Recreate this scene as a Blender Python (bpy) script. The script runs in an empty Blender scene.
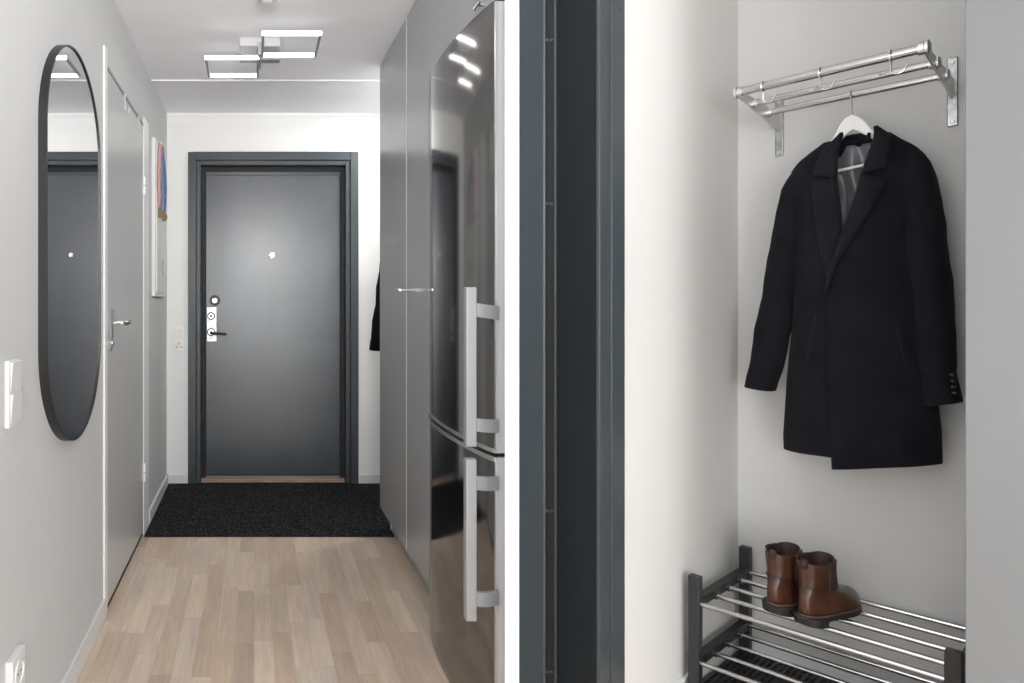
import bpy, bmesh, math, random
from mathutils import Vector, Matrix
random.seed(7)
PI = math.pi
sc = bpy.context.scene
COL = sc.collection
F = 638.0; PX0 = 254.0; PY0 = 302.0; H = 1.18

# ------------------------------------------------------------------ places
def at(px, py, z):
    return Vector(((px-PX0)*z/F, z, H+(PY0-py)*z/F))
CX, CY = 1.517, 2.0                      # corner of the coat niche
U = (0.5715, -0.8206); V = (-0.8206, -0.5715)
def RW(u, v, w):
    return Vector((CX+U[0]*u+V[0]*v, CY+U[1]*u+V[1]*v, w))
def v_of(px, u):
    r = (px-PX0)/F
    return (CX-2*r+u*(U[0]+0.8206*r))/(0.8206-0.5715*r)
def u_of(px, v):
    r = (px-PX0)/F
    return (v*(0.8206-0.5715*r)-CX+2*r)/(U[0]+0.8206*r)
def w_of(py, u, v):
    z = CY+U[1]*u+V[1]*v
    return H+(PY0-py)*z/F
def UW(px, py, v):
    u = u_of(px, v)
    return (u, w_of(py, u, v))

# ------------------------------------------------------------------ mesh builder
class MB:
    def __init__(s): s.v = []; s.f = []; s.sharp = None
    def add(s, vs, fs):
        n = len(s.v); s.v += [Vector(p) for p in vs]; s.f += [tuple(n+i for i in f) for f in fs]; return s
    def hexa(s, c):
        return s.add(c, [(0,3,2,1),(4,5,6,7),(0,1,5,4),(1,2,6,5),(2,3,7,6),(3,0,4,7)])
    def box(s, x0,x1,y0,y1,z0,z1):
        return s.hexa([(x0,y0,z0),(x1,y0,z0),(x1,y1,z0),(x0,y1,z0),(x0,y0,z1),(x1,y0,z1),(x1,y1,z1),(x0,y1,z1)])
    def rbox(s, u0,u1,v0,v1,w0,w1):
        return s.hexa([RW(u0,v0,w0),RW(u1,v0,w0),RW(u1,v1,w0),RW(u0,v1,w0),RW(u0,v0,w1),RW(u1,v0,w1),RW(u1,v1,w1),RW(u0,v1,w1)])
    def prism(s, poly, z0, z1):
        n = len(poly)
        vs = [(p[0],p[1],z0) for p in poly]+[(p[0],p[1],z1) for p in poly]
        fs = [tuple(range(n-1,-1,-1)), tuple(range(n,2*n))]+[(i,(i+1)%n,n+(i+1)%n,n+i) for i in range(n)]
        return s.add(vs, fs)
    def loft(s, rings, caps=True, closed=True):
        n = len(rings[0]); vs = [p for r in rings for p in r]; fs = []
        for i in range(len(rings)-1):
            for j in range(n if closed else n-1):
                k = (j+1) % n
                fs.append((i*n+j, i*n+k, (i+1)*n+k, (i+1)*n+j))
        if caps and closed:
            fs.append(tuple(range(n-1,-1,-1))); fs.append(tuple((len(rings)-1)*n+j for j in range(n)))
        return s.add(vs, fs)
    def tube(s, pts, r, n=12, caps=True):
        pts = [Vector(p) for p in pts]; rings = []
        rr = r if isinstance(r, (list,tuple)) else [r]*len(pts)
        up = None
        for i,p in enumerate(pts):
            d = (pts[min(i+1,len(pts)-1)]-pts[max(i-1,0)]).normalized()
            if up is None:
                up = Vector((0,0,1)) if abs(d.z) < .9 else Vector((1,0,0))
            a = d.cross(up).normalized(); b = a.cross(d).normalized(); up = b
            rings.append([p+a*math.cos(2*PI*k/n)*rr[i]+b*math.sin(2*PI*k/n)*rr[i] for k in range(n)])
        return s.loft(rings, caps)
    def disc(s, c, axis, r, t, n=24, bev=0.0):
        axis = Vector(axis).normalized(); c = Vector(c)
        if bev:
            return s.tube([c, c+axis*(t-bev), c+axis*t], [r, r, r-bev], n)
        return s.tube([c, c+axis*t], r, n)
    def ringtorus(s, c, axis, R, r, n=28, m=8, a0=0, a1=2*PI):
        axis = Vector(axis).normalized(); c = Vector(c)
        t = Vector((0,0,1)) if abs(axis.z) < .9 else Vector((1,0,0))
        a = axis.cross(t).normalized(); b = a.cross(axis)
        full = abs(a1-a0-2*PI) < 1e-6
        pts = [c+a*math.cos(a0+(a1-a0)*i/n)*R+b*math.sin(a0+(a1-a0)*i/n)*R for i in range(n+1)]
        return s.tube(pts, r, m)
    def grid(s, rows):
        n = len(rows[0]); vs = [p for r in rows for p in r]
        fs = [(i*n+j, i*n+j+1, (i+1)*n+j+1, (i+1)*n+j) for i in range(len(rows)-1) for j in range(n-1)]
        return s.add(vs, fs)
    def build(s, name, m, parent=None, bevel=0, seg=2, ang=35, solid=0, sub=0, flat=False):
        me = bpy.data.meshes.new(name)
        off = Vector(parent.matrix_world_loc) if False else (Vector(root_loc(parent)) if parent else Vector((0,0,0)))
        me.from_pydata([tuple(p-off) for p in s.v], [], s.f)
        bm = bmesh.new(); bm.from_mesh(me)
        bmesh.ops.remove_doubles(bm, verts=bm.verts, dist=1e-6)
        bmesh.ops.recalc_face_normals(bm, faces=bm.faces)
        bm.to_mesh(me); bm.free()
        if not flat:
            me.polygons.foreach_set('use_smooth', [True]*len(me.polygons))
            me.set_sharp_from_angle(angle=math.radians(ang))
        me.materials.append(m)
        o = bpy.data.objects.new(name, me); COL.objects.link(o)
        if parent: o.parent = parent
        if solid:
            md = o.modifiers.new('solid','SOLIDIFY'); md.thickness = solid; md.offset = 0
        if sub:
            md = o.modifiers.new('sub','SUBSURF'); md.levels = sub; md.render_levels = sub
        if bevel:
            md = o.modifiers.new('bevel','BEVEL'); md.width = bevel; md.segments = seg; md.limit_method = 'ANGLE'; md.angle_limit = math.radians(40); md.harden_normals = False
        return o
def root_loc(o):
    l = Vector((0,0,0))
    while o is not None:
        l += o.location; o = o.parent
    return l
def thing(name, loc, label, cat, group=None):
    o = bpy.data.objects.new(name, None); COL.objects.link(o); o.location = loc; o.empty_display_size = .05
    tag(o, label, cat, group); return o
def tag(o, label=None, cat=None, group=None, kind=None):
    if label: o['label'] = label
    if cat: o['category'] = cat
    if group: o['group'] = group
    if kind: o['kind'] = kind
    return o
def struct(name, mb, m, parent=None, **k):
    o = mb.build(name, m, parent, **k)
    if parent is None: o['kind'] = 'structure'
    return o
def copy_tree(o, parent=None):
    c = o.copy(); COL.objects.link(c)
    if parent: c.parent = parent
    for ch in [x for x in list(bpy.data.objects) if x.parent == o]:
        copy_tree(ch, c)
    return c
def box(*a): return MB().box(*a)
def rbox(*a): return MB().rbox(*a)

# ------------------------------------------------------------------ materials
def lin(c):
    c = c/255.0
    return c/12.92 if c <= .04045 else ((c+.055)/1.055)**2.4
def srgb(r,g,b): return (lin(r), lin(g), lin(b), 1)
def mat(name, col, rough=.5, metal=0, bump=0, bscale=200, var=0, vscale=3, emit=None, es=0, coat=0, sheen=0, stretch=None, spec=None):
    m = bpy.data.materials.new(name); m.use_nodes = True
    nt = m.node_tree; N = nt.nodes; L = nt.links; b = N['Principled BSDF']
    b.inputs['Base Color'].default_value = col; b.inputs['Roughness'].default_value = rough; b.inputs['Metallic'].default_value = metal
    if coat: b.inputs['Coat Weight'].default_value = coat; b.inputs['Coat Roughness'].default_value = .15
    if sheen: b.inputs['Sheen Weight'].default_value = sheen; b.inputs['Sheen Roughness'].default_value = .5
    if spec is not None: b.inputs['Specular IOR Level'].default_value = spec
    if emit: b.inputs['Emission Color'].default_value = emit; b.inputs['Emission Strength'].default_value = es
    tc = N.new('ShaderNodeTexCoord'); mp = N.new('ShaderNodeMapping'); L.new(tc.outputs['Object'], mp.inputs['Vector'])
    if stretch: mp.inputs['Scale'].default_value = stretch
    if bump:
        n = N.new('ShaderNodeTexNoise'); n.inputs['Scale'].default_value = bscale; n.inputs['Detail'].default_value = 3
        L.new(mp.outputs[0], n.inputs['Vector'])
        bp = N.new('ShaderNodeBump'); bp.inputs['Strength'].default_value = bump; bp.inputs['Distance'].default_value = .002
        L.new(n.outputs['Fac'], bp.inputs['Height']); L.new(bp.outputs[0], b.inputs['Normal'])
    n2 = N.new('ShaderNodeTexNoise'); n2.inputs['Scale'].default_value = vscale; n2.inputs['Detail'].default_value = 4
    L.new(mp.outputs[0], n2.inputs['Vector'])
    mr = N.new('ShaderNodeMapRange'); mr.inputs['From Min'].default_value = .3; mr.inputs['From Max'].default_value = .7
    vv = max(var, .015)
    mr.inputs['To Min'].default_value = 1-vv; mr.inputs['To Max'].default_value = 1+vv
    L.new(n2.outputs['Fac'], mr.inputs['Value'])
    vm = N.new('ShaderNodeVectorMath'); vm.operation = 'SCALE'; vm.inputs[0].default_value = col[:3]
    L.new(mr.outputs[0], vm.inputs['Scale']); L.new(vm.outputs[0], b.inputs['Base Color'])
    return m

M = {}
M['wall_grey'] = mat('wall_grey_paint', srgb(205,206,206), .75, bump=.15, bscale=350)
M['wall_white'] = mat('wall_white_paint', srgb(240,240,238), .75, bump=.15, bscale=350)
M['coatwall_shaded'] = mat('coat_wall_shaded_paint', srgb(200,199,197), .75, bump=.15, bscale=350)  # niche wall paint darkened, dimmer light on the coat wall put into the colour
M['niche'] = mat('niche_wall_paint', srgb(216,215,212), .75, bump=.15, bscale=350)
M['ceil'] = mat('ceiling_paint', srgb(243,243,246), .8, bump=.1, bscale=300)
M['white'] = mat('white_lacquer', srgb(240,240,238), .35)
M['post'] = mat('white_wall_end_paint', srgb(250,250,250), .8)
M['base'] = mat('baseboard_paint', srgb(222,222,221), .4)
M['door_white'] = mat('grey_white_door_lacquer', srgb(194,195,195), .28)
M['steel_paint'] = mat('charcoal_steel_paint', srgb(62,66,71), .30, var=.10, vscale=6, bump=.05, bscale=60, spec=.75)
M['frame_paint'] = mat('charcoal_frame_paint', srgb(61,67,71), .38)
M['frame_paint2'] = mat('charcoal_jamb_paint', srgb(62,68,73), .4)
M['jamb_shaded'] = mat('shaded_jamb_paint', srgb(25,29,32), .5, spec=.2)  # frame colour darkened, the shade of the reveal is painted in
M['leaf_edge'] = mat('grey_leaf_edge', srgb(150,150,150), .5)
M['rubber'] = mat('black_rubber_seal', srgb(22,23,25), .6)
M['chrome'] = mat('chrome', (.82,.82,.82,1), .12, 1)
M['chrome_soft'] = mat('satin_chrome', (.72,.72,.71,1), .28, 1)
M['rod'] = mat('chrome_rod', (.52,.52,.52,1), .2, 1)
M['steel_plate'] = mat('worn_steel_plate', (.36,.36,.36,1), .34, 1, var=.3, vscale=45)
M['alu'] = mat('brushed_aluminium', (.62,.62,.61,1), .38, 1, var=.04, vscale=40)
M['black_metal'] = mat('black_powder_coat', srgb(30,30,31), .42, spec=.5)
M['black_plastic'] = mat('black_plastic', srgb(38,38,40), .4)
M['mirror'] = mat('mirror_glass', (.90,.91,.92,1), .01, 1)
M['wardrobe'] = mat('grey_wardrobe_laminate', srgb(158,159,161), .26)
M['plinth'] = mat('grey_plinth', srgb(150,152,156), .4)
M['closet'] = mat('light_grey_cupboard_laminate', srgb(124,125,126), .6)
M['seam'] = mat('pale_door_edge', srgb(214,214,214), .5)
M['fridge'] = mat('dark_stainless', (.245,.24,.235,1), .10, 1, bump=.02, bscale=30, stretch=(1,1,.06))
M['fridge_trim'] = mat('silver_trim', (.72,.72,.72,1), .3, 1)
M['fridge_handle'] = mat('silver_handle', srgb(158,159,161), .38, .3)
M['fridge_side'] = mat('silver_fridge_side', srgb(196,196,198), .45)
M['wool'] = mat('black_wool', (.0072,.0076,.0105,1), .95, bump=.55, bscale=700, var=.3, vscale=14, sheen=.02, spec=.15)
M['wool_lapel'] = mat('black_wool_lapel', (.0092,.0096,.0128,1), .9, bump=.5, bscale=700, var=.3, vscale=20, sheen=.03, spec=.15)
M['lining'] = mat('grey_satin_lining', (.13,.13,.138,1), .34, var=.25, vscale=10, sheen=.3)
M['button'] = mat('dark_horn_button', (.03,.03,.035,1), .25)
M['hanger'] = mat('white_hanger_paint', srgb(232,231,227), .4)
M['leather'] = mat('brown_leather', (.068,.025,.014,1), .33, bump=.35, bscale=60, var=.6, vscale=16, coat=.2)
M['leather_in'] = mat('dark_boot_inside', (.03,.012,.010,1), .7)
M['elastic'] = mat('dark_brown_elastic', (.035,.018,.014,1), .8, bump=.8, bscale=160, stretch=(1,1,.08))
M['sole'] = mat('black_rubber_sole', (.018,.017,.017,1), .6, bump=.3, bscale=200)
M['welt'] = mat('brown_welt', (.11,.065,.045,1), .6)
M['plate'] = mat('white_switch_plastic', srgb(224,224,224), .3)
M['dark_hole'] = mat('dark_socket_hole', srgb(120,120,122), .6)
M['pale_socket'] = mat('pale_socket_plastic', srgb(236,228,226), .4)
M['cabinet'] = mat('white_metal_cabinet', srgb(228,228,227), .4)
M['oakstrip'] = mat('oak_threshold', srgb(158,130,108), .5, var=.12, vscale=18, stretch=(1,8,8))
M['diffuser'] = mat('lamp_diffuser', (.95,.95,.95,1), .5, emit=(1,.99,.98,1), es=8)
M['lamp_metal'] = mat('lamp_brushed_metal', (.50,.50,.50,1), .45, .8)
M['lamp_body'] = mat('lamp_grey_body', srgb(200,200,201), .45, .1)
M['gold'] = mat('bronze_medal_metal', (.20,.14,.065,1), .4, .7, bump=.6, bscale=150)
M['pink'] = mat('pink_ribbon', srgb(206,158,156), .7, var=.2, vscale=60)
M['blue'] = mat('blue_ribbon', srgb(108,140,190), .7, var=.35, vscale=60)

def mat_floor():
    m = bpy.data.materials.new('oak_strip_parquet'); m.use_nodes = True
    nt = m.node_tree; N = nt.nodes; L = nt.links; b = N['Principled BSDF']
    tc = N.new('ShaderNodeTexCoord'); sx = N.new('ShaderNodeSeparateXYZ'); L.new(tc.outputs['Object'], sx.inputs[0])
    def math_(op, a, bb=None, c=None):
        n = N.new('ShaderNodeMath'); n.operation = op
        for i,x in enumerate((a,bb,c)):
            if x is None: continue
            if isinstance(x,(int,float)): n.inputs[i].default_value = x
            else: L.new(x, n.inputs[i])
        return n.outputs[0]
    xr = math_('DIVIDE', sx.outputs['X'], .0655); row = math_('FLOOR', xr); fx = math_('FRACT', xr)
    wn = N.new('ShaderNodeTexWhiteNoise'); wn.noise_dimensions = '1D'; L.new(row, wn.inputs['W'])
    off = math_('MULTIPLY', wn.outputs['Value'], 9.37)
    ln = math_('MULTIPLY_ADD', wn.outputs['Value'], 1.1, 2.3)
    yc = math_('MULTIPLY_ADD', sx.outputs['Y'], ln, off); idd = math_('FLOOR', yc); fy = math_('FRACT', yc)
    cb = N.new('ShaderNodeCombineXYZ'); L.new(row, cb.inputs[0]); L.new(idd, cb.inputs[1])
    w2 = N.new('ShaderNodeTexWhiteNoise'); w2.noise_dimensions = '2D'; L.new(cb.outputs[0], w2.inputs['Vector'])
    cr = N.new('ShaderNodeValToRGB'); L.new(w2.outputs['Value'], cr.inputs[0])
    e = cr.color_ramp.elements
    e[0].position = 0; e[0].color = srgb(176,158,142); e[1].position = 1; e[1].color = srgb(217,199,181)
    for p,c in ((.05,(190,171,154)),(.10,(200,181,163)),(.35,(212,194,176)),(.55,(197,174,152)),(.75,(204,188,173)),(.9,(215,195,174))):
        x = e.new(p); x.color = srgb(*c)
    # grain, shifted for every stave
    sh = N.new('ShaderNodeVectorMath'); sh.operation = 'MULTIPLY_ADD'
    L.new(w2.outputs['Color'], sh.inputs[0]); sh.inputs[1].default_value = (3,7,5); L.new(tc.outputs['Object'], sh.inputs[2])
    mp = N.new('ShaderNodeMapping'); mp.inputs['Scale'].default_value = (1,.11,1); L.new(sh.outputs[0], mp.inputs[0])
    n1 = N.new('ShaderNodeTexNoise'); n1.inputs['Scale'].default_value = 60; n1.inputs['Detail'].default_value = 5; n1.inputs['Distortion'].default_value = .4; L.new(mp.outputs[0], n1.inputs['Vector'])
    nb = N.new('ShaderNodeTexNoise'); nb.inputs['Scale'].default_value = 9; nb.inputs['Detail'].default_value = 3; nb.inputs['Distortion'].default_value = 1.2; L.new(mp.outputs[0], nb.inputs['Vector'])
    mp2 = N.new('ShaderNodeMapping'); mp2.inputs['Scale'].default_value = (1,.16,1); L.new(sh.outputs[0], mp2.inputs[0])
    wv = N.new('ShaderNodeTexWave'); wv.wave_type = 'BANDS'; wv.bands_direction = 'X'; wv.inputs['Scale'].default_value = 22; wv.inputs['Distortion'].default_value = 7; wv.inputs['Detail'].default_value = 3; wv.inputs['Detail Scale'].default_value = 1.6
    L.new(mp2.outputs[0], wv.inputs['Vector'])
    g = math_('MULTIPLY_ADD', n1.outputs['Fac'], .42, math_('MULTIPLY', wv.outputs['Fac'], .05))
    g = math_('ADD', g, math_('MULTIPLY_ADD', nb.outputs['Fac'], .44, .62))
    # fine joints
    ex = math_('MINIMUM', fx, math_('SUBTRACT', 1.0, fx)); jx = math_('GREATER_THAN', ex, .012)
    ey = math_('MINIMUM', fy, math_('SUBTRACT', 1.0, fy)); jy = math_('GREATER_THAN', ey, .003)
    j = math_('MULTIPLY_ADD', math_('MULTIPLY', jx, jy), .14, .86)
    g = math_('MULTIPLY', g, j)
    vm = N.new('ShaderNodeVectorMath'); vm.operation = 'SCALE'; L.new(cr.outputs[0], vm.inputs[0]); L.new(g, vm.inputs['Scale'])
    L.new(vm.outputs[0], b.inputs['Base Color']); b.inputs['Roughness'].default_value = .42
    bp = N.new('ShaderNodeBump'); bp.inputs['Strength'].default_value = .15; bp.inputs['Distance'].default_value = .001
    L.new(g, bp.inputs['Height']); L.new(bp.outputs[0], b.inputs['Normal'])
    return m
M['floor'] = mat_floor()
def mat_mat():
    m = bpy.data.materials.new('black_fleck_carpet'); m.use_nodes = True
    nt = m.node_tree; N = nt.nodes; L = nt.links; b = N['Principled BSDF']
    tc = N.new('ShaderNodeTexCoord')
    n = N.new('ShaderNodeTexNoise'); n.inputs['Scale'].default_value = 85; n.inputs['Detail'].default_value = 3; n.inputs['Roughness'].default_value = .75; L.new(tc.outputs['Object'], n.inputs['Vector'])
    cr = N.new('ShaderNodeValToRGB'); L.new(n.outputs['Fac'], cr.inputs[0]); e = cr.color_ramp.elements
    e[0].position = .45; e[0].color = (.007,.007,.008,1); e[1].position = .72; e[1].color = (.085,.088,.092,1)
    L.new(cr.outputs[0], b.inputs['Base Color']); b.inputs['Roughness'].default_value = .95; b.inputs['Specular IOR Level'].default_value = .1
    bp = N.new('ShaderNodeBump'); bp.inputs['Strength'].default_value = .8; bp.inputs['Distance'].default_value = .006
    L.new(n.outputs['Fac'], bp.inputs['Height']); L.new(bp.outputs[0], b.inputs['Normal'])
    return m
M['mat'] = mat_mat()

# ------------------------------------------------------------------ room shell
CE = 2.405; XL = -.565; YB = 4.14; SEAM = 3.52
WU = 2.8
pw0 = RW(WU, -.1, 0); pw1 = RW(WU, 4.60, 0)
ground = [(-.72,4.35),(-.72,-3.1),(pw1.x,pw1.y-.1),(pw0.x+.15,pw0.y),(2.1,4.35)]
struct('floor', MB().prism(ground, -.08, 0), M['floor'])
struct('ceiling', MB().prism([(-.72,SEAM),(-.72,-3.1),(pw1.x,pw1.y-.1),(pw0.x+.15,pw0.y),(2.6,SEAM)], CE, CE+.1), M['ceil'])
struct('ceiling_far', box(-.72,2.1,SEAM,4.35,CE,CE+.1), M['ceil'])
struct('trim_1', box(XL,1.12,SEAM-.006,SEAM+.006,CE-.008,CE), M['white'])
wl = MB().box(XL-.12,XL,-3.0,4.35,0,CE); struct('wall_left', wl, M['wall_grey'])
DX0 = at(188.2,0,YB).x; DX1 = at(358.2,0,YB).x; DZ = at(0,152.5,YB).z
wb = MB().box(XL,DX0+.03,YB,YB+.2,0,CE).box(DX1-.03,1.12,YB,YB+.2,0,CE).box(DX0+.03,DX1-.03,YB,YB+.2,DZ-.03,CE)
struct('wall_back', wb, M['wall_white'])
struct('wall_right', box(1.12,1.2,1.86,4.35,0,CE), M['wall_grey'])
struct('trim_2', box(XL,1.12,YB-.008,YB,CE-.022,CE), M['wall_white'])
# baseboards
struct('baseboard_left', box(XL,XL+.013,-2.6,2.39,0,.07).box(XL,XL+.013,3.388,YB,0,.07), M['base'], bevel=.002)
struct('baseboard_back', box(XL,DX0,YB-.013,YB,0,.062).box(DX1,1.12,YB-.013,YB,0,.062), M['base'], bevel=.002)

# ------------------------------------------------------------------ dark entrance door at the end of the hall
dl = thing('door_1', (0,YB,0), 'charcoal grey steel entrance door closed in its charcoal frame', 'door'); dl['kind'] = 'structure'
del dl['category']
def framebox(mb, x0, x1, zt, wd, y0, y1, z0=0.0):
    mb.box(x0,x0+wd,y0,y1,z0,zt).box(x1-wd,x1,y0,y1,z0,zt).box(x0+wd,x1-wd,y0,y1,zt-wd,zt); return mb
q = .00649
framebox(MB(), DX0, DX1, DZ, 8*q, YB-.016, YB+.1).build('casing', M['frame_paint'], dl, bevel=.003)
framebox(MB(), DX0+8*q, DX1-8*q, DZ-8*q, 4.5*q, YB+.0, YB+.1).build('jamb', M['frame_paint2'], dl, bevel=.003)
framebox(MB(), DX0+12.5*q, DX1-12.5*q, DZ-12.5*q, 4*q, YB+.07, YB+.12).build('seal', M['rubber'], dl)
YD = YB+.078
LX0 = at(203.8,0,YD).x; LX1 = at(342.0,0,YD).x; LZ1 = at(0,170.5,YD).z; LZ0 = at(0,476.5,YD).z
leaf = box(LX0-.01, LX1+.01, YB+.085, YB+.13, LZ0-.005, LZ1+.01).build('door_leaf', M['steel_paint'], dl, bevel=.002)
ed = framebox(MB(), LX0, LX1, LZ1, .0045, YB+.078, YB+.09, LZ0); ed.box(LX0,LX1,YB+.078,YB+.09,LZ0-.004,LZ0+.002)
ed.build('leaf_edge', M['leaf_edge'], dl)
box(LX0+.012, LX1-.012, YB+.079, YB+.1, LZ0+.01, LZ1-.03).build('door_panel', M['steel_paint'], dl, bevel=.004)
box(LX0-.02, LX1+.02, YB+.05, YB+.12, 0, LZ0-.006).build('threshold', M['oakstrip'], dl, bevel=.004)
yd = YB+.079
def pd(px,py,y=yd):
    return Vector(((px-PX0)*y/F, y, H+(PY0-py)*y/F))
c = pd(272,255); MB().disc(c, (0,-1,0), .016, .006, 20, .002).build('peephole', M['chrome'], leaf)
c = pd(215,300.5); MB().disc(c, (0,-1,0), .034, .012, 28, .004).build('lock_ring', M['black_metal'], leaf)
MB().disc(c-Vector((0,.012,0)), (0,-1,0), .021, .012, 24, .004).build('thumb_turn', M['steel_plate'], leaf)
a = pd(206.8,307); b_ = pd(216.8,341.5)
lp = box(a.x,b_.x,yd-.007,yd,b_.z,a.z).build('lock_plate', M['steel_plate'], leaf, bevel=.002)
c = pd(211.3,316); MB().disc(c-Vector((0,.007,0)),(0,-1,0),.023,.01,24,.003).build('cylinder_rose', M['chrome_soft'], lp)
MB().ringtorus(c-Vector((0,.017,0)),(0,1,0),.021,.004).build('rose_ring', M['black_metal'], lp)
MB().disc(c-Vector((0,.017,0)),(0,-1,0),.010,.004,16).build('keyhole', M['dark_hole'], lp)
c = pd(211.3,332); MB().disc(c-Vector((0,.007,0)),(0,-1,0),.024,.01,24,.003).build('handle_rose', M['chrome_soft'], lp)
MB().ringtorus(c-Vector((0,.017,0)),(0,1,0),.022,.004).build('rose_ring', M['black_metal'], lp)
e_ = pd(225.5,334)
MB().tube([c-Vector((0,.015,0)), c-Vector((0,.045,.004)), c+Vector((.02,-.055,-.008)), Vector((e_.x,yd-.055,e_.z)), Vector((e_.x+.004,yd-.045,e_.z))],[.009,.009,.009,.008,.006],12).build('lever_handle', M['black_metal'], lp)
a = pd(200.3,307); b_ = pd(201.6,342)
box(a.x,b_.x,YB+.035,YB+.075,b_.z,a.z).build('strike_plate', M['chrome'], dl)
for yy in (200, 265, 325, 388, 450):
    c = pd(341.3, yy, YB+.07); MB().box(c.x-.002,c.x+.004,YB+.068,YB+.08,c.z-.012,c.z+.012).build('hinge_pin', M['rubber'], dl)

# ------------------------------------------------------------------ white door on the left wall
d2 = thing('door_2', (XL,2.45,0), 'pale grey door in white casing on the left wall', 'door'); d2['kind'] = 'structure'; del d2['category']
cs = MB().box(XL,XL+.008,2.385,2.428,0,2.14).build('casing', M['white'], d2, bevel=.002)
MB().box(XL,XL+.008,3.232,3.385,0,2.12).build('casing', M['white'], d2, bevel=.002)
MB().box(XL,XL+.005,2.425,3.232,2.085,2.125).build('casing', M['wall_grey'], d2)
MB().box(XL,XL+.0055,2.425,3.232,2.072,2.084).build('door_stop', M['leaf_edge'], d2)
MB().box(XL,XL+.001,2.425,3.232,0,2.086).build('door_gap', M['rubber'], d2)
lf = MB().box(XL,XL+.0045,2.430,3.225,.022,2.068).build('door_leaf', M['door_white'], d2, bevel=.002)
for pz in (at(0,186,3.23).z, at(0,472,3.23).z):
    MB().tube([(XL+.010,3.228,pz-.045),(XL+.010,3.228,pz-.002)],.008,12).tube([(XL+.010,3.228,pz+.002),(XL+.010,3.228,pz+.045)],.008,12).build('hinge', M['white'], d2)
zc = H-21*2.5/F
MB().box(XL+.0045,XL+.010,2.485,2.525,zc-.055,zc+.058).build('rose_plate', M['chrome_soft'], lf, bevel=.003)
lv = MB().tube([(XL+.012,2.505,zc),(XL+.05,2.505,zc),(XL+.058,2.515,zc),(XL+.058,2.585,zc),(XL+.058,2.612,zc+.007),(XL+.058,2.655,zc+.010),(XL+.052,2.668,zc+.009)],[.011,.010,.0105,.011,.009,.008,.005],12)
lv.build('lever_handle', M['chrome'], lf)
zk = H-41*2.5/F
kp = MB().box(XL+.0045,XL+.009,2.49,2.52,zk-.03,zk+.03).build('keyhole_plate', M['chrome_soft'], lf, bevel=.004)
MB().disc((XL+.009,2.505,zk),(1,0,0),.010,.006,16).build('privacy_turn', M['chrome'], kp)
# hooks over the white door
for i,py_ in enumerate((2.72,3.05)):
    t = thing('door_hook', (XL+.01,py_,2.06), ('slim metal hook on top edge of pale grey door, nearer the mirror','slim metal hook on top edge of pale grey door, nearer its hinges')[i], 'hook', 'hooks over the pale grey door')
    MB().tube([(XL+.012,py_,2.069),(XL+.0145,py_,2.069),(XL+.0145,py_,1.995),(XL+.030,py_,1.985),(XL+.034,py_,2.005)],.0022,8).build('hook_wire', M['alu'], t)
    MB().box(XL+.010,XL+.013,py_-.005,py_+.005,2.04,2.0705).build('clip', M['alu'], t, bevel=.001)

# ------------------------------------------------------------------ oval mirror
mr_ = thing('wall_mirror', (XL,1.9625,.76), 'tall pill-shaped wall mirror in thin black metal frame', 'mirror')
def capsule(R, n=28):
    yc, z0, z1 = 1.9625, 1.053, 1.655; out = []
    for i in range(n+1):
        a = PI*i/n; out.append((yc+R*math.cos(a), z1+R*math.sin(a)))
    for i in range(n+1):
        a = PI+PI*i/n; out.append((yc+R*math.cos(a), z0+R*math.sin(a)))
    return out
R0 = .2935
def caprings(spec): return [[Vector((x,p[0],p[1])) for p in capsule(R)] for (x,R) in spec]
rg = caprings([(XL,R0),(XL+.024,R0),(XL+.024,R0-.0045),(XL+.018,R0-.0045)])
MB().loft(rg, caps=False).build('mirror_frame', M['black_metal'], mr_)
MB().loft(caprings([(XL,R0-.004),(XL+.0195,R0-.004)])).build('mirror_glass', M['mirror'], mr_, flat=True)

# ------------------------------------------------------------------ switches and sockets
def plate_on_left(y0,y1,z0,z1,t,name,label,cat):
    r = thing(name, (XL,(y0+y1)/2,z0), label, cat)
    MB().box(XL,XL+t,y0,y1,z0,z1).build('cover_plate', M['plate'], r, bevel=.002)
    return r
r = plate_on_left(1.443,1.522,.893,1.047,.011,'light_switch','white double rocker light switch, upright on left wall before the mirror','light switch')
for k in (0,1):
    zz = .903+.073*k
    m_ = MB(); y0,y1 = 1.452,1.515; x0 = XL+.011
    m_.add([(x0,y0,zz),(x0,y1,zz),(x0,y1,zz+.066),(x0,y0,zz+.066),(x0+.001,y0,zz),(x0+.001,y1,zz),(x0+.006,y1,zz+.066),(x0+.006,y0,zz+.066)],[(0,1,2,3),(4,7,6,5),(0,4,5,1),(1,5,6,2),(2,6,7,3),(3,7,4,0)])
    m_.build('rocker', M['plate'], r, bevel=.001)
r = plate_on_left(1.447,1.527,.20,.361,.018,'wall_outlet','white surface-mounted socket low on the left wall under the light switch','outlet')
for zz in (.317,.243):
    f_ = MB().ringtorus((XL+.018,1.487,zz),(1,0,0),.026,.0035).build('socket_rim', M['plate'], r)
    MB().disc((XL+.0182,1.487-.009,zz),(1,0,0),.003,.001,10).disc((XL+.0182,1.487+.009,zz),(1,0,0),.003,.001,10).build('pin_holes', M['dark_hole'], r)
r = thing('wall_outlet', (at(179,0,YB).x,YB,.87), 'pale flat switch and socket pair on white wall left of the dark door', 'outlet')
a = at(174,327.5,YB); b_ = at(184.5,351.5,YB)
MB().box(a.x,b_.x,YB-.008,YB,b_.z,a.z).build('cover_plate', M['white'], r, bevel=.002)
MB().box(a.x+.008,b_.x-.008,YB-.012,YB-.007,(a.z+b_.z)/2+.004,a.z-.008).build('rocker', M['pale_socket'], r, bevel=.001)
m_ = MB()
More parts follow.
